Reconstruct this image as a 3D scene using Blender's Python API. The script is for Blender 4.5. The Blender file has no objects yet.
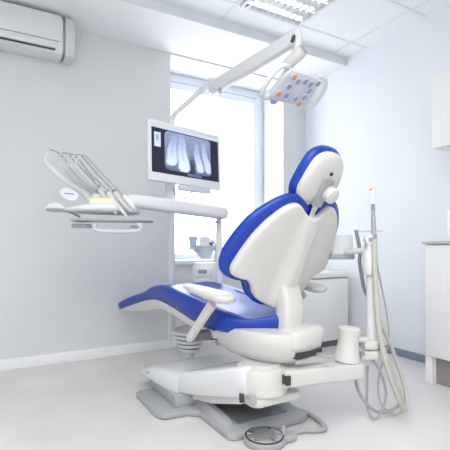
import bpy, bmesh, math, random
from mathutils import Vector as V, Matrix as MX
random.seed(4)
PI = math.pi
COL = bpy.context.scene.collection

# ------------------------------------------------------------------ camera frame
CH, FPX, HOR = .95, 416.0, 243.0
RX, RY = .8688, -.4951          # camera right in the room's axes
FX, FY = .4951, .8688           # camera forward

def cw(X, Y, z):                # right / forward / height  ->  room
    return V((X*RX + Y*FX, X*RY + Y*FY, z))
def W(px, py, d):               # a point of the place seen at px,py standing d metres ahead
    return cw((px-225)/FPX*d, d, CH-(py-HOR)/FPX*d)

# ------------------------------------------------------------------ materials
def mat(name, col, rough=.5, metal=0, coat=0, noise=0, nscale=8, bump=0, bscale=200, emit=None, estr=0, spec=.5, alpha=None, trans=0, subs=0):
    m = bpy.data.materials.new(name); m.use_nodes = True
    nt = m.node_tree; b = nt.nodes['Principled BSDF']
    b.inputs['Base Color'].default_value = (*col, 1)
    b.inputs['Roughness'].default_value = rough
    b.inputs['Metallic'].default_value = metal
    b.inputs['Coat Weight'].default_value = coat
    b.inputs['Specular IOR Level'].default_value = spec
    b.inputs['Transmission Weight'].default_value = trans
    if alpha is not None: b.inputs['Alpha'].default_value = alpha
    if emit:
        b.inputs['Emission Color'].default_value = (*emit, 1); b.inputs['Emission Strength'].default_value = estr
    tc = nt.nodes.new('ShaderNodeTexCoord')
    if noise:
        n = nt.nodes.new('ShaderNodeTexNoise'); n.inputs['Scale'].default_value = nscale; n.inputs['Detail'].default_value = 5
        nt.links.new(tc.outputs['Object'], n.inputs['Vector'])
        r = nt.nodes.new('ShaderNodeMapRange'); r.inputs['From Min'].default_value = .3; r.inputs['From Max'].default_value = .7
        r.inputs['To Min'].default_value = 1-noise; r.inputs['To Max'].default_value = 1+noise*.4
        nt.links.new(n.outputs['Fac'], r.inputs['Value'])
        mx = nt.nodes.new('ShaderNodeMix'); mx.data_type = 'RGBA'; mx.blend_type = 'MULTIPLY'; mx.inputs['Factor'].default_value = 1
        mx.inputs['A'].default_value = (*col, 1); nt.links.new(r.outputs['Result'], mx.inputs['B'])
        nt.links.new(mx.outputs['Result'], b.inputs['Base Color'])
    if bump:
        n = nt.nodes.new('ShaderNodeTexNoise'); n.inputs['Scale'].default_value = bscale
        nt.links.new(tc.outputs['Object'], n.inputs['Vector'])
        bp = nt.nodes.new('ShaderNodeBump'); bp.inputs['Strength'].default_value = bump; bp.inputs['Distance'].default_value = .002
        nt.links.new(n.outputs['Fac'], bp.inputs['Height']); nt.links.new(bp.outputs['Normal'], b.inputs['Normal'])
    return m

M = {}
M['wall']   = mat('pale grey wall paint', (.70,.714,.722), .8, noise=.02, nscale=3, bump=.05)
M['wallr']  = mat('white wall paint with sky tint', (.825,.86,.895), .8, noise=.02, nscale=3, bump=.05)  # blue cast of the window sky is mixed into this wall colour
M['reveal'] = mat('white reveal paint', (.9,.91,.92), .7, noise=.01)
M['ceil']   = mat('ceiling tile', (.90,.92,.94), .9, noise=.015, nscale=30)
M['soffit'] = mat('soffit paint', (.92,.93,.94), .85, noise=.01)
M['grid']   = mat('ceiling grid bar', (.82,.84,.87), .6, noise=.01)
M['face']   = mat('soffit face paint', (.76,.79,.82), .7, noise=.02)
M['floor']  = mat('pale vinyl floor', (.735,.71,.705), .33, noise=.10, nscale=2.4, spec=.4)
M['base']   = mat('white baseboard', (.88,.89,.89), .5, noise=.01)
M['baseb']  = mat('blue grey baseboard', (.22,.27,.38), .5, noise=.04)
M['frame']  = mat('window frame paint', (.80,.86,.94), .45, noise=.01)
M['white']  = mat('warm white lacquered shell', (.665,.652,.625), .36, noise=.015, nscale=4)
M['white2'] = mat('clean white plastic', (.74,.755,.765), .35, noise=.01, nscale=6)
M['whip'] = mat('pale grey plastic', (.60,.61,.61), .5, noise=.02)
M['ltgrey'] = mat('light cool grey plastic', (.58,.61,.65), .4, noise=.02)
M['cab']    = mat('white cabinet laminate', (.845,.84,.835), .4, noise=.01)
M['blue']   = mat('royal blue upholstery', (.002,.038,.37), .33, spec=.4, coat=.06, noise=.08, nscale=5, bump=.10, bscale=350)
M['seam']   = mat('dark blue piping', (.002,.012,.13), .5, noise=.05)
M['grey']   = mat('light grey painted metal', (.37,.385,.40), .42, noise=.03)
M['grey2']  = mat('mid grey plastic', (.27,.28,.29), .45, noise=.05)
M['pivot']  = mat('dark grey pivot', (.13,.135,.14), .4, noise=.05)
M['dark']   = mat('dark rubber', (.035,.035,.04), .6, noise=.1)
M['recess'] = mat('dark grey base panel', (.19,.20,.22), .5, noise=.08)
M['steel']  = mat('brushed steel', (.66,.66,.66), .28, metal=.85, noise=.04, nscale=30)
M['chrome'] = mat('mirror reflector', (.85,.86,.87), .15, metal=1, noise=.02)
M['hose']   = mat('beige grey hose', (.52,.50,.46), .5, noise=.06, nscale=40)
M['hoseg']  = mat('cool grey hose', (.38,.385,.39), .45, noise=.06, nscale=40)
M['hosed']  = mat('dark grey hose', (.22,.235,.27), .45, noise=.06)
M['toe']    = mat('brown grey toe kick', (.28,.25,.245), .5, noise=.05)
M['plinth'] = mat('dark plinth', (.10,.115,.15), .5, noise=.05)
M['counter']= mat('grey worktop edge', (.50,.50,.49), .4, noise=.03)
M['clear']  = mat('frosted clear plastic', (.90,.93,.96), .3, trans=.4, noise=.01)
M['yellow'] = mat('plastic with yellow glow tint', (.80,.77,.52), .4, noise=.05)  # yellow reflected glow put into the base colour
M['teal']   = mat('tinted blue plastic', (.55,.72,.82), .3, noise=.05)
M['purple'] = mat('violet plastic', (.16,.12,.45), .4, noise=.05)
M['bluetx'] = mat('blue lettering', (.10,.22,.70), .5, noise=.02)
M['tube']   = mat('lamp tube', (1,1,1), .5, emit=(1,.99,.97), estr=.75, noise=.01)
M['tip']    = mat('lit wand tip', (1,1,1), .4, emit=(1,1,1), estr=2.5, noise=.01)
M['orange'] = mat('orange lens', (.85,.22,.05), .4, emit=(1,.25,.05), estr=.5, noise=.01)
M['lamp']   = mat('pale violet lamp face', (.66,.68,.80), .3, noise=.02)
M['lens_o'] = mat('amber lens', (.62,.33,.13), .2, noise=.15, nscale=60)
M['lens_b'] = mat('blue grey lens', (.30,.33,.50), .15, noise=.15, nscale=60)
M['lens_g'] = mat('olive grey lens', (.34,.32,.27), .2, noise=.15, nscale=60)
M['glassb'] = mat('blue filter glass', (.22,.55,.80), .15, noise=.03)

def pane_mat():
    m = bpy.data.materials.new('window glass'); m.use_nodes = True; nt = m.node_tree
    nt.nodes.remove(nt.nodes['Principled BSDF']); out = nt.nodes['Material Output']
    t = nt.nodes.new('ShaderNodeBsdfTransparent'); t.inputs[0].default_value = (.97,.985,1,1)
    g = nt.nodes.new('ShaderNodeBsdfGlossy'); g.inputs['Roughness'].default_value = .02
    mx = nt.nodes.new('ShaderNodeMixShader'); mx.inputs[0].default_value = .05
    nt.links.new(t.outputs[0], mx.inputs[1]); nt.links.new(g.outputs[0], mx.inputs[2]); nt.links.new(mx.outputs[0], out.inputs['Surface'])
    return m
M['pane'] = pane_mat()

# ------------------------------------------------------------------ object helpers
MW = {}                                    # world matrices of empties
def link(o): COL.objects.link(o); return o
def tag(o, label=None, cat=None, group=None, kind=None):
    if label: o['label'] = label
    if cat: o['category'] = cat
    if group: o['group'] = group
    if kind: o['kind'] = kind
    return o
def thing(name, label, cat, loc, rz=0, group=None, parent=None):
    o = link(bpy.data.objects.new(name, None)); o.empty_display_size = .1
    o.location = loc; o.rotation_euler = (0, 0, rz)
    MW[o.name] = MX.Translation(V(loc)) @ MX.Rotation(rz, 4, 'Z')
    return tag(o, label, cat, group)
def obj(name, bm, m, parent=None, local=False, sharp=35, label=None):
    """link a bmesh as one object; the bmesh is in room coordinates unless local"""
    bmesh.ops.recalc_face_normals(bm, faces=bm.faces)
    me = bpy.data.meshes.new(name)
    o = bpy.data.objects.new(name, me)
    if parent is not None:
        o.parent = parent; pm = MW[parent.name]
        if not local: bm.transform(pm.inverted())
        MW_o = pm
    else:
        MW_o = MX.Identity(4)
    # put the origin at the middle of the piece
    bb = [v.co for v in bm.verts]
    c = V([(min(p[i] for p in bb)+max(p[i] for p in bb))/2 for i in range(3)])
    if parent is None: c.z = min(p.z for p in bb)
    bm.transform(MX.Translation(-c)); o.location = c
    bm.to_mesh(me); bm.free()
    for p in me.polygons: p.use_smooth = True
    me.set_sharp_from_angle(angle=math.radians(sharp))
    if isinstance(m, (list, tuple)):
        for q in m: me.materials.append(q)
    else: me.materials.append(m)
    link(o); MW[o.name] = MW_o @ MX.Translation(c)
    if label: o['label'] = label
    return o
def struct(name, bm, m, parent=None):
    o = obj(name, bm, m, parent)
    if parent is None: o['kind'] = 'structure'
    return o

def NB(): return bmesh.new()
def axes(o, x, y, z):
    m = MX.Identity(4)
    for i, a in enumerate((x, y, z)):
        for r in range(3): m[r][i] = a[r]
    for r in range(3): m[r][3] = o[r]
    return m
def look(o, zdir, xhint=(1,0,0)):
    z = V(zdir).normalized(); x = V(xhint); x = (x - z*x.dot(z)).normalized(); y = z.cross(x)
    return axes(o, x, y, z)
CAMX, CAMY, UP = V((RX,RY,0)), V((FX,FY,0)), V((0,0,1))
def camf(px, py, d, yaw=0):
    c, s = math.cos(yaw), math.sin(yaw)
    return axes(W(px,py,d), CAMX*c+CAMY*s, CAMY*c-CAMX*s, UP)

def box(bm, lo, hi, r=0, seg=2, mx=None, taper=None):
    g = bmesh.ops.create_cube(bm, size=1)
    vs = g['verts']
    c = [(lo[i]+hi[i])/2 for i in range(3)]; s = [hi[i]-lo[i] for i in range(3)]
    for v in vs: v.co = V([c[i]+v.co[i]*s[i] for i in range(3)])
    if taper:
        for v in vs:
            if v.co.z > c[2]: v.co.x = c[0]+(v.co.x-c[0])*taper[0]; v.co.y = c[1]+(v.co.y-c[1])*taper[1]
    if r:
        es = list({e for v in vs for e in v.link_edges})
        out = bmesh.ops.bevel(bm, geom=es, offset=r, segments=seg, profile=.5, affect='EDGES', clamp_overlap=True)
        vs = list({v for f in out['faces'] for v in f.verts} | {v for v in vs if v.is_valid})
        # gather everything joined to it
        seen = set(vs); st = list(vs)
        while st:
            v = st.pop()
            for e in v.link_edges:
                w = e.other_vert(v)
                if w not in seen: seen.add(w); st.append(w)
        vs = list(seen)
    if mx is not None:
        for v in vs: v.co = mx @ v.co
    return bm
def loft(bm, secs, cap=True, close=True):
    rows = [[bm.verts.new(p) for p in s] for s in secs]
    n = len(rows[0])
    for a, b in zip(rows, rows[1:]):
        for i in range(n if close else n-1):
            j = (i+1) % n
            try: bm.faces.new((a[i], a[j], b[j], b[i]))
            except ValueError: pass
    if cap:
        bm.faces.new(rows[0][::-1]); bm.faces.new(rows[-1])
    return bm
def lathe(bm, prof, mx, n=28):
    secs = []
    for r, z in prof:
        secs.append([mx @ V((r*math.cos(2*PI*i/n), r*math.sin(2*PI*i/n), z)) for i in range(n)])
    return loft(bm, secs)
def cyl(bm, a, b, r, r2=None, n=20, bev=0):
    a, b = V(a), V(b); d = b-a; L = d.length; r2 = r if r2 is None else r2
    mx = look(a, d, (1,0,0) if abs(d.normalized().x) < .9 else (0,1,0))
    if bev: p = [(r-bev,0),(r-bev*.3,bev*.3),(r,bev),(r2,L-bev),(r2-bev*.3,L-bev*.3),(r2-bev,L)]
    else: p = [(r,0),(r2,L)]
    return lathe(bm, p, mx, n)
def smooth(pts, k=6):
    pts = [V(p) for p in pts]
    if len(pts) < 3: return pts
    P = [pts[0]*2-pts[1]] + pts + [pts[-1]*2-pts[-2]]
    out = []
    for i in range(1, len(P)-2):
        p0, p1, p2, p3 = P[i-1:i+3]
        for j in range(k):
            t = j/k
            out.append(.5*((2*p1)+(p2-p0)*t+(2*p0-5*p1+4*p2-p3)*t*t+(3*p1-p0-3*p2+p3)*t**3))
    out.append(pts[-1]); return out
def tube(bm, pts, r, n=10, k=6, flat=None, ribs=0):
    ps = smooth(pts, k) if k else [V(p) for p in pts]
    L = len(ps); secs = []
    t = (ps[1]-ps[0]).normalized(); x = t.orthogonal().normalized()
    for i, p in enumerate(ps):
        t = (ps[min(i+1,L-1)]-ps[max(i-1,0)]).normalized()
        x = (x-t*x.dot(t)).normalized(); y = t.cross(x)
        if isinstance(r, (list, tuple)):
            u = i/(L-1)*(len(r)-1); q = min(int(u), len(r)-2); rr = r[q]+(r[q+1]-r[q])*(u-q)
        else: rr = r
        if ribs and i % 2: rr *= 1-ribs
        secs.append([p+(x*math.cos(2*PI*j/n)+y*math.sin(2*PI*j/n))*rr for j in range(n)])
    return loft(bm, secs)
def rrect(w, h, r, n=5):               # rounded rectangle outline
    o = []
    for cx, cy, a0 in ((w/2-r,h/2-r,0),(-w/2+r,h/2-r,PI/2),(-w/2+r,-h/2+r,PI),(w/2-r,-h/2+r,1.5*PI)):
        for i in range(n+1):
            a = a0+PI/2*i/n; o.append((cx+r*math.cos(a), cy+r*math.sin(a)))
    return o
def sell(a, b, e=2.6, n=36):           # superellipse outline
    o = []
    for i in range(n):
        t = 2*PI*i/n; c, s = math.cos(t), math.sin(t)
        o.append((a*math.copysign(abs(c)**(2/e), c), b*math.copysign(abs(s)**(2/e), s)))
    return o
def prism(bm, outline, z0, z1, mx, bev=0):
    def off(k):
        cx = sum(p[0] for p in outline)/len(outline); cy = sum(p[1] for p in outline)/len(outline)
        o = []
        n = len(outline)
        for i, p in enumerate(outline):
            a, b = outline[i-1], outline[(i+1) % n]
            tx, ty = b[0]-a[0], b[1]-a[1]; l = math.hypot(tx, ty) or 1
            o.append((p[0]-k*ty/l*SG, p[1]+k*tx/l*SG))
        return o
    area = sum(outline[i-1][0]*p[1]-p[0]*outline[i-1][1] for i, p in enumerate(outline))
    SG = 1 if area > 0 else -1
    if bev:
        st = [(bev,z0),(bev*.3,z0+bev*.3),(0,z0+bev),(0,z1-bev),(bev*.3,z1-bev*.3),(bev,z1)]
    else: st = [(0,z0),(0,z1)]
    return loft(bm, [[mx @ V((x,y,z)) for x, y in (off(k) if k else outline)] for k, z in st])

# ================================================================== THE ROOM
XR, YL = 3.01, 3.507          # right wall, window wall
XB, YB = -2.3, -1.7           # walls behind the camera
ZC, ZS = 2.74, 2.668          # ceiling, soffit
SD = 2.92                     # soffit front edge
wx0, wx1, wz0, wz1, wy = 1.43, 2.71, .79, 2.655, 3.86
T = .45

bm = NB(); box(bm, (XB-T, YB-T, -.2), (XR+T, YL+T+.3, 0)); struct('floor', bm, M['floor'])
bm = NB(); box(bm, (XB-T, YB-T, ZC), (XR+T, YL+T+.3, ZC+.2)); ceil = struct('ceiling', bm, M['ceil'])
bm = NB()
for gx in [2.82-.6*i for i in range(9)]: box(bm, (gx-.012, YB, ZC-.004), (gx+.012, SD, ZC+.01))
for gy in [2.67-.6*i for i in range(8)]: box(bm, (XB, gy-.012, ZC-.0045), (XR, gy+.012, ZC+.01))
struct('ceiling_grid', bm, M['grid'], ceil)
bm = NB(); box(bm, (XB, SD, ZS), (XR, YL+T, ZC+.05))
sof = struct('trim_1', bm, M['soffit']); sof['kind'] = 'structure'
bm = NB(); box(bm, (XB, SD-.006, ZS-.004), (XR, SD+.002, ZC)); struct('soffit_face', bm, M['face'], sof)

bm = NB()
box(bm, (XB-T, YL, 0), (wx0, YL+T, ZC)); box(bm, (wx1, YL, 0), (XR+T, YL+T, ZC))
box(bm, (wx0, YL, 0), (wx1, YL+T, wz0-.035)); box(bm, (wx0, YL, wz1), (wx1, YL+T, ZC))
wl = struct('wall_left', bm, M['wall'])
bm = NB()
box(bm, (wx0-.001, YL+.002, wz0), (wx0+.004, wy, wz1)); box(bm, (wx1-.004, YL+.002, wz0), (wx1+.001, wy, wz1))
box(bm, (wx0, YL+.002, wz1-.004), (wx1, wy, wz1+.001)); struct('reveal', bm, M['reveal'], wl)
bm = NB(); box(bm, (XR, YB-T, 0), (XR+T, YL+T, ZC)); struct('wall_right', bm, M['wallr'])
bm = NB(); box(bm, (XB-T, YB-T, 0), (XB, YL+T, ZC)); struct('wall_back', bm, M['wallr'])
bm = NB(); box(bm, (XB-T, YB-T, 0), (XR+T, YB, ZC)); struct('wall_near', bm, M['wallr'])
bm = NB(); box(bm, (XB, YL-.014, 0), (XR, YL, .085), .004); struct('baseboard_left', bm, M['base'])
bm = NB(); box(bm, (XR-.012, YB, 0), (XR, YL-.014, .062), .003); struct('baseboard_right', bm, M['baseb'])
# window
gx0, gx1, gz0, gz1 = 1.56, 2.565, .86, 2.49
bm = NB(); g = .07
def ring(bm, x0, x1, z0, z1, w, y0, y1):
    box(bm, (x0, y0, z0), (x0+w, y1, z1), .004); box(bm, (x1-w, y0, z0), (x1, y1, z1), .004)
    box(bm, (x0+w, y0, z0), (x1-w, y1, z0+w), .004); box(bm, (x0+w, y0, z1-w), (x1-w, y1, z1), .004)
ring(bm, wx0, wx1, wz0-.08, wz1, .085, wy+.021, wy+.10)
wf = struct('window_1', bm, M['frame'])
bm = NB(); box(bm, (wx0-.005, YL-.05, wz0-.035), (wx1+.03, wy+.02, wz0), .006); struct('window_sill', bm, M['base'], wf)
bm = NB(); ring(bm, wx0+.075, wx1-.075, wz0-.02, wz1-.095, .07, wy+.006, wy+.08); struct('window_sash', bm, M['frame'], wf)
bm = NB(); box(bm, (gx0-.1, wy+.03, gz0-.05), (gx1+.02, wy+.036, gz1+.05)); struct('window_pane', bm, M['pane'], wf)

# ceiling light panel (recessed louvre)
lx0, lx1, ly0, ly1 = 1.64, 2.20, 2.09, 2.65
t = thing('ceiling_light', 'square louvred fluorescent ceiling light with mirror reflectors and bright tubes', 'ceiling light', ((lx0+lx1)/2, (ly0+ly1)/2, ZC))
bm = NB(); fw = .02
for a in ((lx0,ly0,lx1,ly0+fw),(lx0,ly1-fw,lx1,ly1),(lx0,ly0+fw,lx0+fw,ly1-fw),(lx1-fw,ly0+fw,lx1,ly1-fw)):
    box(bm, (a[0],a[1],ZC-.03), (a[2],a[3],ZC), .002)
obj('frame', bm, M['white2'], t)
bm = NB(); box(bm, (lx0+fw,ly0+fw,ZC-.008), (lx1-fw,ly1-fw,ZC-.006)); obj('backing', bm, M['chrome'], t)
for i in range(4):
    y = ly0+.07+.14*i
    bm = NB(); cyl(bm, (lx0+.025,y,ZC-.017), (lx1-.025,y,ZC-.017), .007); obj('lamp_tube', bm, M['tube'], t)
for i in range(9):
    x = lx0+.05+i*(lx1-lx0-.1)/8
    bm = NB()
    loft(bm, [[V((x-.010,y,ZC-.007)),V((x+.010,y,ZC-.007)),V((x+.002,y,ZC-.030)),V((x-.002,y,ZC-.030))] for y in (ly0+fw,ly1-fw)])
    obj('louvre_blade', bm, M['chrome'], t)
for i in range(3):
    y = ly0+.14+.14*i
    bm = NB()
    loft(bm, [[V((x,y-.02,ZC-.007)),V((x,y+.02,ZC-.007)),V((x,y+.003,ZC-.0303)),V((x,y-.003,ZC-.0303))] for x in (lx0+fw,lx1-fw)])
    obj('reflector', bm, M['chrome'], t)

# air conditioner on the window wall
t = thing('air_conditioner', 'white split air conditioner mounted high on the grey wall', 'air conditioner', (.18, YL, 2.345))
x0, x1 = -.30, .572
def acsec(x, y0=3.30, z0=2.357, z1=2.642, yb=YL):
    pts = [(yb,z0+.02),(y0+.06,z0),(y0+.025,z0+.012),(y0+.006,z0+.05),(y0,z0+.10),(y0,z1-.03),(y0+.012,z1-.008),(y0+.04,z1),(yb,z1)]
    return [V((x,y,z)) for y, z in pts]
bm = NB(); loft(bm, [acsec(x0), acsec(x1-.085)]); obj('body', bm, M['white2'], t)
bm = NB(); loft(bm, [acsec(x1-.065, 3.297, 2.35, 2.648), acsec(x1-.012, 3.297, 2.35, 2.648), acsec(x1, 3.305, 2.36, 2.64)]); obj('end_cap', bm, M['white'], t)
bm = NB(); loft(bm, [acsec(x1-.085, 3.315, 2.377, 2.632), acsec(x1-.065, 3.315, 2.377, 2.632)]); obj('groove', bm, M['grey'], t, label='grey groove beside the end cap')
bm = NB(); box(bm, (x0, 3.288, 2.447), (x1-.10, 3.301, 2.638), .004); obj('front_panel', bm, M['white2'], t)
bm = NB(); box(bm, (x0, 3.282, 2.387), (x1-.13, 3.300, 2.437), .005); obj('air_flap', bm, M['white2'], t)
bm = NB(); box(bm, (x0, 3.290, 2.378), (x1-.14, 3.305, 2.384)); obj('outlet_slot', bm, M['dark'], t, label='dark air outlet slot')

# ================================================================== RIGHT HAND CABINETS
t = thing('base_cabinet', 'white base cabinet with grey worktop edge and brown recessed toe kick', 'cabinet', (2.80, .9, 0))
cx, cy1, cy0 = 2.595, 1.79, -.2
bm = NB(); box(bm, (cx, cy0, .185), (XR-.013, cy1, .945), .002); obj('carcass', bm, M['cab'], t)
bm = NB(); box(bm, (cx, cy1-.05, 0), (XR-.013, cy1, .185), .002); obj('end_panel', bm, M['cab'], t)
bm = NB(); box(bm, (cx+.045, cy0, 0), (cx+.06, cy1-.05, .185)); obj('toe_kick', bm, M['toe'], t)
for y in (1.16, .54):
    bm = NB(); box(bm, (cx-.016, y+.006-.0, .19), (cx-.001, y+.617, .935), .002)
    obj('door', bm, M['cab'], t)
bm = NB(); box(bm, (cx-.03, cy0, .945), (XR-.001, cy1+.01, .962), .003)
o = obj('worktop', bm, M['counter']); tag(o, 'thin grey worktop lying on the white base cabinet', 'worktop')
t = thing('wall_cabinet', 'white handleless wall cabinet high on the right wall', 'cabinet', (XR, .9, 1.6))
bm = NB(); box(bm, (2.69, -.2, 1.60), (XR-.001, cy1, 2.11), .002); obj('carcass', bm, M['cab'], t)
bm = NB(); box(bm, (2.67, 1.17, 1.603), (2.689, cy1, 2.108), .002); obj('door', bm, M['cab'], t)
t = thing('paper_towel_box', 'white upright dispenser standing on the grey worktop at the picture edge', 'dispenser', W(456,238,2.55))
p = W(459,238,2.75); 
bm = NB(); prism(bm, rrect(.11,.12,.02), .962, .962+.215, MX.Translation((p.x,p.y,0)), .008); obj('housing', bm, M['reveal'], t)
bm = NB(); prism(bm, rrect(.08,.09,.02), .962+.2155, .962+.222, MX.Translation((p.x,p.y,0)), .002); obj('lid', bm, M['grey'], t)
t['category'] = 'dispenser'; t.name = 'towel_dispenser'; MW[t.name] = MX.Translation(t.location)

# low white cabinet in the corner behind the chair
t = thing('corner_cabinet', 'low white cabinet with lid groove in the corner behind the chair back', 'cabinet', (2.70, 3.05, 0))
bm = NB(); box(bm, (2.32, 2.83, .055), (2.95, 3.45, .62), .006); obj('carcass', bm, M['cab'], t)
bm = NB(); box(bm, (2.325, 2.835, .62), (2.945, 3.45, .632)); obj('groove', bm, M['grey2'], t, label='dark groove under the lid')
bm = NB(); box(bm, (2.32, 2.83, .632), (2.95, 3.45, .68), .008); obj('lid', bm, M['cab'], t)
bm = NB(); box(bm, (2.36, 2.845, 0), (2.90, 3.45, .055)); obj('plinth', bm, M['plinth'], t)

# ================================================================== DENTAL CHAIR
PHI = math.radians(129)
OX, OY = .30, 2.20
ff = (math.cos(PHI), math.sin(PHI)); ll = (-ff[1], ff[0])
O = cw(OX, OY, 0)
fw_ = cw(ff[0], ff[1], 0); lw_ = cw(ll[0], ll[1], 0)
CRZ = math.atan2(fw_.y, fw_.x)
def side(px, py, y):           # (a, z) in the chair's frame of a pixel on the plane y = const
    kx = (px-225)/FPX
    # X = OX + a f0 + y l0 ; Yd = OY + a f1 + y l1 ; X = kx*Yd
    a = (kx*(OY+y*ll[1]) - OX - y*ll[0])/(ff[0]-kx*ff[1])
    d = OY+a*ff[1]+y*ll[1]
    return a, CH-(py-HOR)/FPX*d
chair = thing('dental_chair', 'blue upholstered dental chair with white shell, reclined on a grey floor base', 'dental chair', O, CRZ)
def L3(a, y, z): return V((a, y, z))

# --- seat cushion
HW = [.17,.18,.195,.21,.225,.245,.255,.265,.26,.215]
tops = [(118.5,302),(128,297),(143,291.5),(152,286),(163,285.5),(183,294),(203,302.5),(223,312),(248,319),(281,313)]
bots = [(120,310),(131,305.5),(146,300.5),(156,299.5),(167,304),(180,312),(200,325),(220,332),(248,335),(281,331)]
prof = []
for (tp, bt, hw) in zip(tops[:9], bots[:9], HW[:9]):
    prof.append((side(*tp, hw-.01), side(*bt, hw-.01), hw))
prof[-1] = ((.085, .562), (.085, .483), .205)
prof += [((.02, .572), (.02, .478), .125), ((-.055, .592), (-.055, .488), .05)]
print('seat profile', [(round(p[0][0],2), round(p[0][1],2), round(p[1][0],2), round(p[1][1],2)) for p in prof])
def interp(lst, k):
    pts = smooth([V((p[0][0],p[0][1],0)) for p in lst], k); ptb = smooth([V((p[1][0],p[1][1],0)) for p in lst], k)
    hw = smooth([V((p[2],0,0)) for p in lst], k)
    return [((a.x,a.y),(b.x,b.y),h.x) for a, b, h in zip(pts, ptb, hw)]
def seat_section(tp, bt, hw, dip, n=14):
    """closed loop across the width; rounded shoulders, hollowed middle"""
    out = []
    ax, az = bt; bx, bz = tp; H = V((bx-ax, bz-az)); 
    def P(y, h): return L3(ax+(bx-ax)*h, y, az+(bz-az)*h)
    r = .035
    for i in range(n+1):
        u = -1+2*i/n
        y = u*(hw-r); out.append(P(y, 1.0 - dip*(1-u**4) if True else 1))
    for i in range(1, 5):
        a = PI/2*(1-i/5); out.append(P(hw-r+r*math.cos(a), 1-(.25*(1-math.sin(a)))))
    out.append(P(hw, .55)); out.append(P(hw-.004, .2)); out.append(P(hw-.02, 0))
    out.append(P(0, 0.0))
    out.append(P(-hw+.02, 0)); out.append(P(-hw+.004, .2)); out.append(P(-hw, .55))
    for i in range(4, 0, -1):
        a = PI/2*(1-i/5); out.append(P(-hw+r-r*math.cos(a), 1-(.25*(1-math.sin(a)))))
    return out
sec = interp(prof, 4)
NS = len(sec)
bm = NB()
secs = []
for i, (tp, bt, hw) in enumerate(sec):
    u = i/(NS-1)
    dip = .0 if u < .3 else .55*min(1, (u-.3)/.3)
    secs.append(seat_section(tp, bt, hw, dip*.45))
# rounded foot end and closed rear end
def shrink(s, k, dx):
    c = sum(s, V((0,0,0)))/len(s)
    return [V((p.x+dx, c.y+(p.y-c.y)*(.6+.4*k), c.z+(p.z-c.z)*k)) for p in s]
secs = [shrink(secs[0], .35, .022), shrink(secs[0], .75, .014)] + secs
secs += [shrink(secs[-1], .95, -.012), shrink(secs[-1], .5, -.018)]
loft(bm, secs)
cush = obj('seat_cushion', bm, M['blue'], chair, local=True, sharp=60)
# stitched seams along the inner seat panel
for q in (1, 13):
    bm = NB(); pts = []
    for i in range(int(NS*.50), int(NS*.83)):
        tp, bt, hw = sec[i]; u = i/(NS-1); dip = .55*min(1, max(0, (u-.3)/.3))
        pts.append(seat_section(tp, bt, hw, dip*.45)[q]+V((0,0,.0005)))
    tube(bm, pts, .0035, 8, 2)
    obj('seam', bm, M['seam'], chair, local=True, sharp=60, label='dark blue stitched seam')
# --- white shell under the leg rest
fronts = [(119,310),(131,305.5),(146,300.5),(156,299.5),(167,304),(180,312),(200,325),(215,331)]
unders = [(121,311.5),(133,312),(146,312.5),(158,310.5),(168,314),(180,321.5),(200,334),(213,340)]
shell = []
for tp, bt, hw in zip(fronts, unders, HW): shell.append((side(*tp, hw-.02), side(*bt, hw-.02), hw-.015))
bm = NB(); secs = []
for tp, bt, hw in interp(shell, 3):
    def P(y, h): return L3(bt[0]+(tp[0]-bt[0])*h, y, bt[1]+(tp[1]-bt[1])*h)
    secs.append([P(-hw,1), P(hw,1), P(hw,.5), P(hw-.012,.15), P(hw-.05,0), P(0,-.02), P(-hw+.05,0), P(-hw+.012,.15), P(-hw,.5)])
loft(bm, secs); obj('leg_rest_shell', bm, M['white'], chair, local=True)
# --- seat pan bowl
bm = NB(); secs = []
for z, a0, ha, hl, e in ((.336,.10,.13,.11,2.4),(.341,.105,.19,.145,2.5),(.36,.11,.25,.18,2.6),(.40,.12,.30,.212,2.7),(.45,.135,.328,.23,2.8),(.495,.14,.342,.235,2.8),(.508,.14,.336,.228,2.8),(.512,.14,.31,.20,2.8)):
    secs.append([L3(a0+x, y, z) for x, y in sell(ha, hl, e, 40)])
loft(bm, secs); obj('seat_pan', bm, M['white'], chair, local=True, sharp=50)
# rear block of the pan behind the strut
bm = NB(); box(bm, (-.20,-.10,.42), (-.06,.12,.53), .035, 4); obj('rear_block', bm, M['white'], chair, local=True)
bm = NB(); box(bm, (-.19,-.10,.385), (-.05,.09,.418), .006); obj('mechanism', bm, M['dark'], chair, local=True, label='dark mechanism under the seat pan')
bm = NB(); box(bm, (-.27,-.08,.39), (-.18,-.045,.40), .004); obj('lever', bm, M['grey'], chair, local=True)

# --- backrest
TH = math.radians(62); CT, ST = math.cos(TH), math.sin(TH); A0, Z0, KW = .06, .56, .38
def BK(s, v, w):              # across, up the back, out of the back towards the patient
    return L3(A0 - v*CT + w*ST, s, Z0 + v*ST + w*CT)
hp = [(0,.075),(.07,.072),(.13,.09),(.185,.13),(.215,.175),(.25,.212),(.30,.222),(.343,.238),(.358,.27),(.352,.31),(.333,.38),(.305,.455),(.27,.52),(.228,.575),(.19,.612),(.152,.634),(.115,.637),(.078,.615),(.042,.590),(0,.580)]
half = smooth([V((a,b,0)) for a, b in hp], 3)
out_r = [(p.x, p.y) for p in half]
outl = out_r + [(-x, v) for x, v in out_r[-2:0:-1]]
CV = .40
def grow(o, k):
    n = len(o); r = []
    for i, p in enumerate(o):
        a, b = o[i-2], o[(i+2) % n]; tx, ty = b[0]-a[0], b[1]-a[1]; l = math.hypot(tx, ty) or 1
        r.append((p[0]+k*ty/l, p[1]-k*tx/l))
    return r
def growv(o, k):
    g = grow(o, k); r = []
    for p, q in zip(o, g):
        v = p[1]; f = min(1, max(.62, 1-(v-.50)/.13*.38)) if v > .5 else min(1, max(.35, .35+(v-.22)/.12*.65))
        r.append((p[0]+(q[0]-p[0])*f, p[1]+(q[1]-p[1])*f))
    return r
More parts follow.
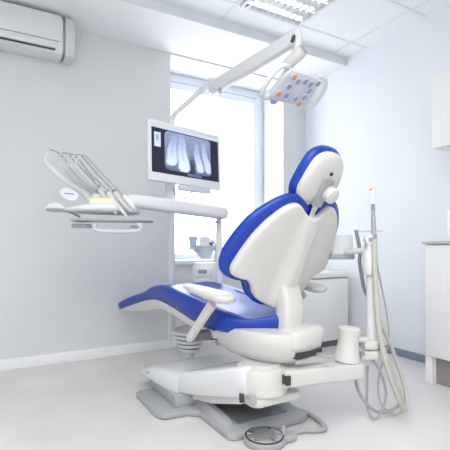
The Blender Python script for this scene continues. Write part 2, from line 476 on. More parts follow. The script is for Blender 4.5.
def ridge(s, v):
    wid = .055+.02*(1-v/.66)
    return .05*math.exp(-(s/wid)**4)*max(0, min(1, (.66-v)/.5))**.7
def body(outline, ws, ridgeon):
    """ws: list of (scale, extra grow, normal offset) from the rear centre round the rim to the front centre"""
    secs = []
    for sc, gr, w in ws:
        o = growv(outline, gr) if gr else outline
        secs.append([BK(x*sc, CV+(v-CV)*sc, KW*(x*sc)**2 + w - (ridge(x*sc, CV+(v-CV)*sc) if ridgeon else 0)) for x, v in o])
    bm = NB(); loft(bm, secs); return bm
rear = [(.02,0,.0)] + [(k/10,0,.0) for k in range(1,10)]
bm = body(outl, rear + [(.955,0,.001),(.98,0,.004),(.995,0,.012),(1,0,.026),(.99,0,.034),(.5,0,.034),(.02,0,.034)], True)
back = obj('backrest_shell', bm, M['white'], chair, local=True, sharp=50)
bm = body(outl, [(.02,0,.036),(.5,0,.036),(.97,0,.036),(.99,.02,.030),(1,.052,.032),(1,.060,.046),(1,.057,.064),(1,.04,.082),(.985,.0,.092),(.93,0,.097)]+[(k/10,0,.10-.004*(9-k)/4) for k in range(9,0,-1)]+[(.02,0,.09)], False)
obj('backrest_cushion', bm, M['blue'], chair, local=True, sharp=70)
# strut (spine) joining back and pan
bm = NB(); secs = []
def strut_sec(a, z, ha, hl, tilt=0):
    return [L3(a+x*math.cos(tilt), y, z+x*math.sin(tilt)) for x, y in rrect(ha*2, hl*2, min(ha,hl)*.55, 4)]
ctr = [side(292,262,0), side(292,280,0), side(292,300,0), side(291,320,0), side(291,345,0)]
print('strut', [(round(a,2),round(z,2)) for a, z in ctr])
for (a, z), ha, hl, so in zip(ctr, (.02,.04,.05,.05,.052), (.055,.064,.066,.064,.066), (.10,.05,.018,.012,.012)):
    secs.append(strut_sec(a+so, z, ha, hl))
loft(bm, secs); obj('back_strut', bm, M['white'], chair, local=True, sharp=50)

# --- headrest
ha_, hz_ = side(325.5, 185, 0)
print('headrest', ha_, hz_)
TH2 = math.radians(57); C2, S2 = math.cos(TH2), math.sin(TH2)
def HD(s, v, w): return L3(ha_ - v*C2 + w*S2, s, hz_ + v*S2 + w*C2)
hh = [(0,-.118),(.06,-.115),(.106,-.095),(.130,-.05),(.131,.005),(.119,.067),(.094,.116),(.05,.142),(0,.148)]
hr = [(p.x, p.y) for p in smooth([V((a,b,0)) for a, b in hh], 4)]
hout = hr + [(-x, v) for x, v in hr[-2:0:-1]]
def hbody(ws, k):
    secs = []
    for sc, gr, w in ws:
        o = grow(hout, gr) if gr else hout
        secs.append([HD(x*sc, v*sc, k*(x*sc)**2 + 1.0*(v*sc)**2 + w) for x, v in o])
    bm = NB(); loft(bm, secs); return bm
pad_ws = [(.02,0,.028),(.6,0,.028),(.96,.0,.03),(1,.008,.034),(1,.014,.046),(1,.014,.064),(1,.006,.078),(.95,0,.088),(.85,0,.094),(.5,0,.096),(.02,0,.094)]
head = obj('headrest_pad', hbody(pad_ws, .9), M['blue'], chair, local=True, sharp=70)
sh_ws = [(.02,0,0),(.4,0,0),(.7,0,.0),(.85,0,.001),(.95,0,.006),(.99,0,.015),(1,0,.028),(.97,0,.034),(.02,0,.034)]
obj('headrest_shell', hbody(sh_ws, .9), M['white'], chair, local=True, sharp=50)
bm = NB()
loft(bm, [[HD(x,v,w) for x, v in ((-.034,.032),(.034,.032),(.026,-.112),(-.026,-.112))] for w in (.006,-.016)])
br = obj('headrest_bracket', bm, M['grey'], chair, local=True)
hm = MX.Identity(4)
bm = NB()
q = HD(-.03,-.035,-.012); nrm = (HD(0,0,-1)-HD(0,0,0)).normalized()
cyl(bm, q, q+nrm*.042, .040, .038, 28, .006); cyl(bm, q+nrm*.042, q+nrm*.047, .028, .026, 24, .002)
obj('headrest_knob', bm, M['white'], chair, local=True)
bm = NB(); q = HD(.0,.058,.0); cyl(bm, q, q+nrm*.008, .0085, None, 14); obj('lock_button', bm, M['dark'], chair, local=True, label='small black lock button')
bm = NB()
loft(bm, [[HD(x,-.09,w) for x, w in rrect(.036,.016,.006,3)], [HD(x,-.16,w-.004) for x, w in rrect(.034,.016,.006,3)], [BK(x,.575,w+.005) for x, w in rrect(.034,.016,.006,3)]])
obj('headrest_post', bm, M['steel'], chair, local=True)

# --- armrests
for sg in (1, -1):
    YA = .365
    e0, e1 = side(187,286,YA), side(229,298.5,YA)
    zp = (e0[1]+e1[1])/2
    bm = NB(); secs = []
    aA, aB = e0[0], e1[0]
    if sg > 0: print('armrest', e0, e1)
    for u, hw, up, dn in ((-.03,.014,.004,-.006),(0,.034,.010,-.014),(.12,.05,.013,-.018),(.35,.058,.015,-.024),(.6,.062,.016,-.032),(.85,.058,.015,-.036),(.97,.042,.010,-.028),(1.0,.018,.0,-.016)):
        a = aA+(aB-aA)*u; z = e0[1]+(e1[1]-e0[1])*u
        s = []
        for x, y in sell(hw, 1, 2.6, 20):
            s.append(L3(a, sg*(YA-.01)+x, z+(y*up if y > 0 else -y*dn)))
        secs.append(s)
    loft(bm, secs); arm = obj('armrest', bm, M['white'], chair, local=True, sharp=60)
    p0, p1 = side(210,304,YA), side(188,338,YA)
    bm = NB()
    d0 = V((p1[0]-p0[0], 0, p1[1]-p0[1])).normalized(); nx = V((-d0.z, 0, d0.x))
    secs = []
    for (a, z), w in ((p0,.026),(((p0[0]+p1[0])/2,(p0[1]+p1[1])/2),.023),(p1,.024),((p1[0]+d0.x*.02,p1[1]+d0.z*.02),.014)):
        secs.append([V((a, sg*(YA-.015)+yy, z))+nx*xx for xx, yy in rrect(w*2,.028,.008,3)])
    loft(bm, secs); obj('armrest_post', bm, M['white'], chair, local=True)
    bm = NB(); cyl(bm, (p1[0]-.005, sg*(YA-.028), p1[1]+.012), (p1[0]-.04, sg*.17, p1[1]+.0), .028, .032, 22, .004); obj('armrest_pivot', bm, M['pivot'], chair, local=True)

# --- base on the floor (room aligned)
plate = [(1.0,1.73),(1.03,1.70),(1.46,1.70),(1.50,1.73),(1.50,2.05),(1.52,2.10),(1.62,2.12),(1.64,2.16),(1.64,2.49),(1.62,2.52),(.82,2.52),(.79,2.49),(.79,2.14),(.82,2.09),(.95,2.08),(1.0,2.03)]
bm = NB(); prism(bm, plate, .002, .035, MX.Identity(4), .008); obj('base_plate', bm, M['grey'], chair)
bm = NB(); prism(bm, [(1.095,1.79),(1.405,1.79),(1.405,2.2),(1.095,2.2)], .0355, .039, MX.Identity(4)); obj('base_recess', bm, M['recess'], chair, label='dark recessed panel in the base plate')
for x0, x1 in ((1.02,1.085),(1.415,1.48)):
    bm = NB()
    loft(bm, [[V((x0,y,.034)),V((x1,y,.034)),V((x1-.012,y,.034+h)),V((x0+.02,y,.034+h))] for y, h in ((1.80,.004),(1.83,.022),(2.0,.035),(2.15,.06),(2.3,.06))])
    obj('base_rail', bm, M['grey'], chair)
# grey skirt and hinge cover
bm = NB(); box(bm, (.90,2.135,.035), (1.56,2.56,.105), .008); obj('base_skirt', bm, M['grey'], chair)
bm = NB(); secs = []
for y, x0, x1, z0, z1 in ((2.66,.905,1.55,.105,.125),(2.64,.875,1.58,.103,.142),(2.50,.878,1.58,.102,.172),(2.38,.885,1.575,.102,.196),(2.25,.905,1.555,.103,.212),(2.165,.93,1.53,.106,.222)):
    r = .03
    secs.append([V((x0,y,z0)),V((x0-.004,y,z0+.03)),V((x0+.006,y,z1-r)),V((x0+.02,y,z1-r*.35)),V((x0+.055,y,z1)),V(((x0+x1)/2,y,z1+.008)),V((x1-.055,y,z1)),V((x1-.02,y,z1-r*.35)),V((x1-.006,y,z1-r)),V((x1+.004,y,z0+.03)),V((x1,y,z0))])
loft(bm, secs); obj('hinge_cover', bm, M['white2'], chair, sharp=50)
# seam between hinge cover and lifting arm
bm = NB(); box(bm, (.955,2.155,.10), (1.505,2.168,.205), .004); obj('cover_seam', bm, M['grey2'], chair, label='dark gap between the two white covers')
bm = NB(); secs = []
for y, x0, x1, z0, z1 in ((2.155,.935,1.525,.105,.222),(2.05,.962,1.49,.122,.252),(1.90,1.003,1.45,.152,.295),(1.76,1.04,1.41,.185,.335),(1.70,1.058,1.39,.20,.350),(1.685,1.075,1.375,.215,.340)):
    r = .022
    secs.append([V((x0+.01,y,z0)),V((x0,y,z0+.012)),V((x0,y,z1-r)),V((x0+.006,y,z1-r*.35)),V((x0+.024,y,z1)),V(((x0+x1)/2,y,z1+.004)),V((x1-.024,y,z1)),V((x1-.006,y,z1-r*.35)),V((x1,y,z1-r)),V((x1,y,z0+.012)),V((x1-.01,y,z0))])
loft(bm, secs); obj('lift_cover', bm, M['white2'], chair, sharp=50)
bm = NB(); secs = []
for y, x0, x1, z0, z1 in ((2.12,1.0,1.45,.075,.115),(1.95,1.03,1.43,.10,.15),(1.72,1.07,1.38,.165,.21)):
    secs.append([V((x0,y,z0)),V((x1,y,z0)),V((x1,y,z1)),V((x0,y,z1))])
loft(bm, secs); obj('lift_arm', bm, M['white'], chair)
# pedestal drum
pc = V((1.20,1.73,0)); 
bm = NB(); lathe(bm, [(.085,.195),(.115,.20),(.128,.215),(.13,.322),(.125,.334),(.11,.34)], MX.Translation(pc), 40); obj('pedestal', bm, M['white'], chair)
bm = NB(); lathe(bm, [(.10,.337),(.095,.355)], MX.Translation(pc), 40); obj('swivel_ring', bm, M['whip'], chair)
bm = NB(); prism(bm, rrect(.30,.15,.04), .165, .205, MX.Translation((1.235,1.70,0)) @ MX.Rotation(.03,4,'Z'), .012); obj('pedestal_foot', bm, M['white'], chair)
kp = W(253,402,1.90)
bm = NB(); cyl(bm, kp, kp+CAMY*.05, .018, .018, 18, .004); obj('adjust_knob', bm, M['grey'], chair)
bm = NB(); box(bm, (-.012,0,-.014), (.012,.05,.014), .002, 2, camf(242,400,1.955)); obj('latch', bm, M['dark'], chair)

# ================================================================== ASSISTANT ARM (right)
tA = thing('assistant_arm', 'white floor level swing arm with clamp and upright pole right of the chair', 'instrument arm', W(300,386,2.06))
bm = NB()
pL, pR = W(282,377,2.03), W(358,369,2.19)
dx = (pR-pL); Lb = dx.length; bx = dx.normalized(); by = UP.cross(bx).normalized(); bz = bx.cross(by)
mb = axes(pL, bx, by, bz)
loft(bm, [[mb @ V((u*Lb, y, z*(1-.06*u))) for y, z in rrect(.105,.083,.012,3)] for u in (-.02,.5,.93,.985)] + [[mb @ V((1.0*Lb, y*.8, z*.8)) for y, z in rrect(.105,.083,.012,3)]])
obj('swing_beam', bm, M['white'], tA)
bm = NB(); box(bm, (-.012,-.03,-.022), (.012,.02,.022), .002, 2, axes(pL+bx*.0-by*.038, bx, by, bz)); obj('beam_hinge', bm, M['dark'], tA, label='dark hinge notch on the beam')
kb = W(346.5,360.5,2.19); kb.z -= .002
bm = NB(); lathe(bm, [(.066,0),(.07,.006),(.068,.016),(.055,.08),(.052,.125),(.057,.15),(.058,.17),(.05,.178),(.03,.181)], look(kb, V((0,0,1))+CAMX*.10, CAMX), 32); obj('knuckle', bm, M['white'], tA)
bm = NB(); ca, cb = W(358,352,2.20), W(370,349,2.23)
box(bm, (-.045,-.04,-.022), (.05,.04,.022), .008, 3, camf(367,354,2.22)); box(bm, (-.03,-.04,-.024), (.045,.04,.024), .012, 3, camf(368,344,2.22)); 
cl = obj('clamp', bm, M['white'], tA)
bm = NB(); q = W(362,353,2.17); cyl(bm, q, q-CAMY*.014, .012, None, 16); obj('clamp_screw', bm, M['grey2'], cl)
bm = NB(); tube(bm, [W(351,337,2.19), W(358,339,2.19), W(366,340,2.2)], .016, 12); obj('bridge', bm, M['white'], tA)
bm = NB(); cyl(bm, W(371,345,2.24), W(371.5,262,2.24), .026, None, 24); obj('pole', bm, M['grey'] if False else M['white2'], tA)
bm = NB(); lathe(bm, [(.026,0),(.033,.01),(.036,.05),(.034,.12),(.028,.14)], MX.Translation(W(369.5,275,2.23)), 24); obj('pole_sleeve', bm, M['white2'], tA)
bm = NB(); box(bm, (-.03,-.03,0), (.03,.03,.13), .014, 3, camf(371,262,2.23)); hold = obj('holder', bm, M['white2'], tA)
bm = NB(); q = W(370,239.5,2.20); cyl(bm, q-CAMY*.01, q+CAMY*.03, .027, None, 22, .004); obj('holder_clip', bm, M['white2'], hold)
bm = NB(); cyl(bm, q-CAMY*.011, q-CAMY*.016, .012, None, 14); obj('clip_button', bm, M['grey2'], hold)
bm = NB(); tube(bm, [W(346,252,2.36), W(356,251,2.30), W(368,250,2.25)], .017, 14); obj('holder_arm', bm, M['white2'], tA)
bm = NB(); box(bm, (-.068,-.035,-.004), (.068,.035,.006), .004, 2, camf(368.5,231,2.3)); obj('small_shelf', bm, M['white2'], tA)
# instrument box behind chair back
tB = thing('instrument_holder', 'white tilted instrument holder box beside the right edge of the chair back', 'holder', W(342,260,2.42))
bm = NB(); loft(bm, [[camf(340,248,2.42) @ V((x, y, z)) for x, y in rrect(w,.12,.012,3)] for z, w in ((-.055,.12),(-.05,.13),(.07,.115),(.076,.105))])
obj('housing', bm, M['white2'], tB)
bm = NB(); box(bm, (-.072,-.064,-.064), (.068,.06,-.032), .008, 2, camf(340,248,2.42)); obj('tray', bm, M['grey'], tB)

# lit camera wand standing in the holder
tW = thing('intraoral_wand', 'slim grey wand with glowing white tip and orange lens in the holder', 'dental wand', W(374,240,2.2))
bm = NB(); tube(bm, [W(374,236,2.2), W(373.3,222,2.2), W(373,210,2.2)], [.013,.0125,.0105], 14); obj('handle', bm, M['grey'], tW)
bm = NB(); cyl(bm, W(374,239,2.2), W(374,235,2.2), .0145, None, 16); obj('ferrule', bm, M['grey2'], tW)
bm = NB(); cyl(bm, W(373,210,2.2), W(372.8,203.5,2.2), .012, .008, 16); obj('collar', bm, M['grey2'], tW)
bm = NB(); cyl(bm, W(372.8,203.5,2.2), W(372.2,190,2.2), .0055, .005, 12); obj('lit_tip', bm, M['tip'], tW)
bm = NB(); q = W(371,189.5,2.195); cyl(bm, q-CAMY*.008, q+CAMY*.008, .0075, None, 14, .002); obj('lens', bm, M['orange'], tW)

# hoses hanging beside the pole
def hose(name, label, pts, r, m, group='hoses hanging beside the assistant arm', k=7, n=10, ribs=0):
    bm = NB(); tube(bm, [W(*p) for p in pts], r, n, k, ribs=ribs)
    o = obj(name, bm, m); tag(o, label, 'hose', group); return o
hose('suction_hose', 'thick beige ribbed suction hose falling from the wand holder to a low bend', [(374,241,2.20),(374.5,262,2.19),(376,290,2.18),(378,320,2.17),(382,345,2.16),(388,370,2.15),(396,392,2.15),(401,404,2.16),(405,410,2.19),(407,400,2.24),(404,384,2.28),(398,366,2.3),(391,346,2.3),(386,335,2.28),(380,322,2.26)], [.0145,.0145,.0145,.0145,.0145,.0145,.0145,.0145,.012,.012,.0115,.011,.011,.011,.011], M['hose'], k=12, n=12, ribs=.06)
hose('inner_hose', 'medium grey hose running inside the thick beige hose loop', [(381,340,2.26),(384,352,2.26),(389,362,2.26),(394.5,378,2.26),(401,393,2.26),(404.5,404,2.25),(405.5,408,2.23)], .0125, M['hose'])
hose('wide_loop_hose', 'grey cable looping wide from the beam end below the clamp', [(356,376,2.2),(356.5,384,2.21),(361,396,2.22),(371,408,2.23),(381,412.5,2.24),(390,411,2.25),(398,406,2.26),(402,396,2.28)], .009, M['hoseg'])
hose('round_loop_hose', 'grey cable in a round loop straight under the clamp', [(368,358,2.23),(373,361,2.23),(380,371,2.22),(385,386,2.22),(386,397,2.22),(383,408,2.22),(377,417,2.22),(373,418.5,2.22),(368.5,412,2.23),(367,402,2.24),(367,385,2.25),(367.5,366,2.26)], .007, M['hoseg'])
hose('thin_loop_hose', 'thin pale cable curling behind the thick hose down near the floor', [(383,362,2.3),(380,372,2.3),(378,384,2.31),(379,397,2.31),(383,406,2.3),(389,412,2.3),(396,414,2.29),(403,411,2.28)], .006, M['hose'])
hose('dark_hose', 'dark grey hose hanging left of the pole from the small shelf', [(356,230,2.28),(358,240,2.28),(360,252,2.29),(359.5,262,2.3),(361.5,275,2.31),(364,288,2.31),(369,300,2.31),(372,312,2.31)], .0105, M['hosed'])
hose('thin_cable', 'thin grey cable hanging right of the thick beige hose', [(376,258,2.3),(379,275,2.3),(384,298,2.3),(387.5,318,2.3),(389,340,2.3),(386,352,2.29)], .0045, M['hoseg'])

# ================================================================== FOOT CONTROL
tF = thing('foot_control', 'round grey foot control pedal on the floor at the chair base', 'foot pedal', W(264,440,1.98) )
fc = W(264.5,441.5,1.985); fc.z = 0
bm = NB(); lathe(bm, [(.088,.002),(.098,.004),(.101,.012),(.098,.024),(.09,.03)], MX.Translation(fc), 40); obj('pedal_ring', bm, M['grey'], tF)
bm = NB(); lathe(bm, [(.084,.029),(.086,.034),(.082,.038),(.05,.044),(.0,.046)] if False else [(.088,.028),(.088,.033),(.083,.037),(.05,.042),(.004,.044)], MX.Translation(fc), 40); obj('pedal_disc', bm, M['steel'], tF)
bm = NB(); lathe(bm, [(.0895,.029),(.0935,.035),(.0895,.037),(.0865,.0355)], MX.Translation(fc), 40); obj('pedal_seal', bm, M['dark'], tF, label='black rubber ring')
for k, a in enumerate((.5, 1.5, 2.4, 3.6, 4.7, 5.7)):
    bm = NB(); prism(bm, [(.014,-.003),(.076,-.013),(.079,.013),(.014,.004)], .040, .0445, MX.Translation(fc) @ MX.Rotation(a,4,'Z') @ MX.Rotation(.06,4,'Y'), .001)
    obj('pedal_wedge', bm, M['grey2'] if k % 2 else M['chrome'], tF)
hb = W(287,434,2.0); hb.z = 0
bm = NB(); prism(bm, rrect(.09,.065,.02), .003, .035, MX.Translation(hb) @ MX.Rotation(math.atan2(RY,RX)+.5,4,'Z'), .008); obj('cable_housing', bm, M['grey'], tF)
bm = NB(); q = W(283.5,434,1.98); q.z = .03; cyl(bm, q, q+V((0,0,.045)), .004, .004, 10); cyl(bm, q+V((0,0,.042)), q+V((0,0,.05)), .007, None, 10, .002); obj('lever', bm, M['steel'], tF)
bm = NB()
def fl(px, py): 
    d = (CH-.014)*FPX/(py-HOR); return W(px, py, d)
tube(bm, [fl(291,433), fl(304,430.5), fl(316,430.5), fl(324.5,428.5), fl(322,423), fl(314,417), fl(305,412.5), fl(296,409), fl(285,403)], .0125, 12, 8); obj('cable', bm, M['hoseg'], tF)

# ================================================================== LIGHT POST, ARMS, OPERATING LAMP
tL = thing('operating_lamp', 'white dental operating lamp with twelve small lenses on a jointed arm above the chair', 'dental lamp', W(171.5,332,3.2))
PD = 3.2
bm = NB(); cyl(bm, W(171.5,340,PD), W(171.5,122,PD), .027, None, 24, .004); obj('post', bm, M['white2'], tL)
bm = NB(); tube(bm, [W(171.5,124,PD), W(172.5,118.5,PD), W(176,113,PD-.02), W(186,104,PD-.06), W(212,81,3.05)], [.024,.022,.02,.02,.021], 14, 5); obj('lower_arm', bm, M['white2'], tL)
a0, a1 = W(214.5,87.5,3.0), W(297.5,36.5,2.42)
ax = (a1-a0).normalized(); ay = UP.cross(ax).normalized(); az = ax.cross(ay)
ma = axes(a0, ax, ay, az); La = (a1-a0).length
bm = NB()
loft(bm, [[ma @ V((u*La, y*s, z*s)) for y, z in rrect(.055,.10,.016,3)] for u, s in ((-.03,.6),(-.02,.95),(.0,1),(.5,.95),(.97,.85),(1.0,.8),(1.01,.5))])
spring = obj('spring_arm', bm, M['white2'], tL)
bm = NB(); q = W(220,90,2.93); cyl(bm, q-CAMY*.02, q+CAMY*.04, .013, None, 14); obj('arm_screw', bm, M['grey2'], spring)
bm = NB(); q = W(212,86,3.03); cyl(bm, q-V((0,0,.05)), q+V((0,0,.055)), .024, None, 18, .004); obj('elbow_joint', bm, M['white2'], tL)
bm = NB(); q = W(293,39,2.40); cyl(bm, q-CAMY*.03, q+CAMY*.04, .011, None, 12); obj('joint_pin', bm, M['dark'], tL)
bm = NB(); q = W(297.5,35,2.42); cyl(bm, q+V((0,0,.02)), q-V((0,0,.10)), .027, .024, 20, .006); obj('wrist_joint', bm, M['white2'], tL)
bm = NB(); cyl(bm, W(303,49.5,2.34), W(283.5,68.5,2.42), .036, .033, 24, .008); nk = obj('lamp_neck', bm, M['white'], tL)
bm = NB(); cyl(bm, W(304,48.6,2.336), W(303,49.6,2.34), .029, .030, 24, .002); obj('neck_cap', bm, M['grey'], nk)
# head: tilted slab facing down to the camera side
hc = W(296,88.5,2.36)
def cd_(a, b, c): return CAMX*a + CAMY*b + UP*c
gx = cd_(.21,.17,.017).normalized()                         # along the width
gy = cd_(.067,-.092,.097); gy = (gy-gx*gy.dot(gx)).normalized()
hn = gx.cross(gy).normalized()
if hn.dot(CAMY) > 0: hn = -hn
mh = axes(hc, gx, gy, hn)                                    # x: width, y: down/up the face, z: out of the face
up_s = 1
def HP(x, y, z): return mh @ V((x*1.1, y*1.14, z))
def head_outline(w_top, w_bot, h, r=.03):
    pts = [(-w_bot/2+r,-h/2),(w_bot/2-r,-h/2),(w_bot/2-.3*r,-h/2+.3*r),(w_bot/2,-h/2+r),(w_top/2+.006,h/2-r),(w_top/2-.3*r,h/2-.3*r),(w_top/2-r,h/2),(-w_top/2+r,h/2),(-w_top/2+.3*r,h/2-.3*r),(-w_top/2-.006,h/2-r),(-w_bot/2,-h/2+r),(-w_bot/2+.3*r,-h/2+.3*r)]
    return [(v.x, v.y) for v in smooth([V((a,b,0)) for a, b in pts+pts[:1]], 2)[:-1]]
ho = head_outline(.245,.28,.165)
bm = NB()
def sc(o, k): return [(x*k, y*k) for x, y in o]
loft(bm, [[HP(x,y,z) for x, y in sc(ho,k)] for z, k in ((-.06,.55),(-.052,.75),(-.03,.94),(-.008,1.0),(.004,1.0),(.01,.975))])
lh = obj('lamp_head', bm, M['white2'], tL, sharp=40)
bm = NB(); loft(bm, [[HP(x,y,z) for x, y in sc(ho,k)] for z, k in ((.0085,.93),(.013,.93),(.014,.91))]); obj('lamp_face', bm, M['lamp'], tL)
for x, y, m in ((-.072,.066,'lens_o'),(-.032,.048,'lens_b'),(.015,.058,'lens_b'),(.060,.052,'lens_b'),(.105,.066,'lens_g'),
                (-.068,.008,'lens_b'),(.078,.012,'lens_b'),(-.105,-.045,'lens_o'),(-.052,-.045,'lens_b'),(.022,-.052,'lens_b'),(.075,-.030,'lens_b'),(.065,-.075,'lens_o')):
    bm = NB(); q = HP(x*1.04,y*.88,.0135); lathe(bm, [(.0195,0),(.021,.003),(.019,.006)], look(q, hn, gx), 22)
    rg = obj('lens_ring', bm, M['white2'], tL)
    bm = NB(); lathe(bm, [(.0165,.004),(.0165,.0065),(.012,.0095),(.004,.011)], look(q, hn, gx), 20); obj('lens', bm, M[m], rg)
bm = NB(); q = HP(.0,.0,.0135); prism(bm, sell(.032,.030,2.2,24), 0, .003, look(q, hn, gx), .001); obj('sensor_disc', bm, M['white2'], tL)
for sg in (-1, 1):
    bm = NB()
    tube(bm, [HP(sg*x*1.1,y,z) for x, y, z in ((.10,.082,-.02),(.135,.085,-.012),(.165,.068,-.005),(.182,.03,0),(.188,-.03,0),(.178,-.068,0),(.15,-.085,-.005),(.10,-.085,-.015))], .0135, 12, 6)
    obj('lamp_handle', bm, M['white2'], tL)
bm = NB(); q = HP(-.09,-.085,-.008); lathe(bm, [(.008,-.012),(.026,-.008),(.028,.003),(.024,.01)], look(q, hn, gx), 20); obj('light_sensor', bm, M['glassb'], tL, label='blue round sensor under the lamp edge')

# ================================================================== MONITOR
TL, TR, BL = W(148,117.5,2.70), W(219.8,136,3.09), W(147.6,179,2.66)
TR2 = TR
mx_ = (TR-TL); mwid = mx_.length; mxn = mx_.normalized()
mv = (TL-BL); mv = (mv - mxn*mv.dot(mxn)); mhei = mv.length*1.0; mvn = mv.normalized(); mn = mxn.cross(mvn).normalized()
if mn.dot(CAMY) > 0: mn = -mn
mc = TL + mx_*.5 - mvn*mhei*.5
mm = axes(mc, mxn, mvn, mxn.cross(mvn)); zs = 1 if mxn.cross(mvn).dot(mn) > 0 else -1
tM = thing('monitor', 'flat white framed monitor showing a dental radiograph, standing before the window', 'monitor', W(171.5,196,3.0))
bm = NB(); prism(bm, rrect(mwid, mhei, .012), -.035*zs, .0, mm, .004); obj('monitor_case', bm, M['white2'], tM)
bm = NB(); prism(bm, rrect(mwid*.6, mhei*.6, .03), -.06*zs, -.034*zs, mm, .006); obj('rear_housing', bm, M['white2'], tM)
# screen painted by vertex colours
sw, sh_ = mwid*.925, mhei*.80; sy = mhei*.035
NX, NY = 150, 98
def tooth(u, v, cu, crown, apex, w, lean=0):
    """soft tooth: crown low at v=crown, root tip at v=apex"""
    tt = (v-crown)/(apex-crown)
    if tt < -.03 or tt > 1: return 0
    c = cu+lean*tt+.008*math.sin(9*tt)
    ww = w*min(1, .62+(tt+.03)*4.5)*(1-.62*max(0, tt-.12)**1.1)
    dd = abs(u-c)/max(ww, .001)
    if dd > 1.2: return 0
    e = max(0, min(1, (1.2-dd)/.5)); e = e*e*(3-2*e)
    f = 1-.35*math.exp(-((dd)/.18)**2)*(1 if tt > .25 else 0)
    return e*f*(1.0 if tt < .22 else 1-.55*min(1, (tt-.22)/.5))*(1-max(0, tt)**5)
def xray(u, v):
    base = (.012,.014,.035)
    if v > .925: return (.50,.56,.68) if v < .99 else (.3,.33,.42)
    if .04 < u < .125 and .53 < v < .83:
        if .065 < u < .10 and .66 < v < .78: return (.25,.30,.48)
        return (.55,.63,.80)
    x0, x1, y0, y1, r = .18, .875, .085, .905, .07
    dx = max(x0+r-u, u-(x1-r), 0)/1.0; dy = max(y0+r*1.4-v, v-(y1-r*1.4), 0)/1.4
    if x0 < u < x1 and y0 < v < y1 and math.hypot(dx, dy) < r:
        n = math.sin(u*67+v*21)*.5+math.sin(u*39-v*53+1.3)*.5+math.sin(u*110+v*90)*.6
        g = .20+.16*v+.03*n
        g -= .22*max(0, 1-((u-.57)/.07)**2-((v-.2)/.3)**2)
        if v < .22: g -= .10*(.22-v)/.22
        b = 0
        b = max(b, tooth(u,v,.265,.215,.86,.082,.05)*.80, tooth(u,v,.275,.22,.5,.045,.02)*.9)
        b = max(b, tooth(u,v,.455,.12,.90,.088,-.04)*.95)
        b = max(b, tooth(u,v,.70,.155,.80,.058,-.07)*.80)
        b = max(b, tooth(u,v,.835,.175,.86,.056,-.10)*.75)
        g = max(.035, g*(1-.5*b) + b*.86)
        g *= 1 if u < .86 else .5
        return (g*.66, g*.78, min(1, g*1.12+.03))
    if .50 < u < .72 and .03 < v < .075: return (.10,.13,.25)
    return base
bm = NB(); vv = {}
cl_ = bm.verts.layers.float_color.new('paint')
for j in range(NY):
    for i in range(NX):
        u, v = i/(NX-1), j/(NY-1)
        q = bm.verts.new(mm @ V(((u-.5)*sw, sy+(v-.5)*sh_, .0015*zs))); q[cl_] = (*xray(u, v), 1); vv[i,j] = q
for j in range(NY-1):
    for i in range(NX-1): bm.faces.new((vv[i,j],vv[i+1,j],vv[i+1,j+1],vv[i,j+1]))
ms = bpy.data.materials.new('radiograph screen'); ms.use_nodes = True
nt = ms.node_tree; b = nt.nodes['Principled BSDF']; at = nt.nodes.new('ShaderNodeVertexColor'); at.layer_name = 'paint'
b.inputs['Base Color'].default_value = (.01,.01,.015,1); b.inputs['Roughness'].default_value = .3; b.inputs['Specular IOR Level'].default_value = .15
nt.links.new(at.outputs['Color'], b.inputs['Emission Color']); b.inputs['Emission Strength'].default_value = 1.0
obj('screen', bm, ms, tM)
bm = NB(); prism(bm, rrect(.26,.035,.008), -.02*zs, .02*zs, mm @ MX.Translation((.06,-mhei*.5-.025,0)), .004); obj('control_strip', bm, M['ltgrey'], tM)
q0 = W(163.5,187,2.9); 
bm = NB(); box(bm, (-.035,-.025,-.10), (.035,.025,.07), .008, 3, camf(170.5,190,2.93)); obj('stand', bm, M['white2'], tM)
bm = NB(); tube(bm, [W(173,188,2.70), W(175.5,194,2.69), W(181.5,198.5,2.68), W(188,197.5,2.69), W(192.5,191,2.71)], .0042, 8); obj('cable', bm, M['recess'], tM)

# ================================================================== DELIVERY UNIT
tD = thing('delivery_unit', 'white delivery unit with instrument console on a horizontal arm left of the monitor', 'dental unit', W(219,340,3.1))
bm = NB()
dl, dr = W(126,200,2.62), W(224,213.5,2.98)
dxn = (dr-dl).normalized(); dyn = UP.cross(dxn).normalized(); dzn = dxn.cross(dyn); md = axes(dl, dxn, dyn, dzn); Ld = (dr-dl).length
loft(bm, [[md @ V((u*Ld, y*k, z*k)) for y, z in rrect(.10,.088,.034,5)] for u, k in ((0,.75),(.05,.95),(.3,1.0),(.96,1.0),(1.0,.92),(1.025,.6))]); obj('arm', bm, M['white2'], tD)
bm = NB(); cyl(bm, W(219,345,3.05), W(219,232,3.05), .024, None, 20, .003); cyl(bm, W(219,234,3.05), W(219,219,3.05), .020, .020, 18); obj('column', bm, M['white2'], tD)
bm = NB(); q = W(217,221,2.95); cyl(bm, q, q-V((0,0,.014)), .014, None, 14); obj('stop_bolt', bm, M['grey2'], tD)
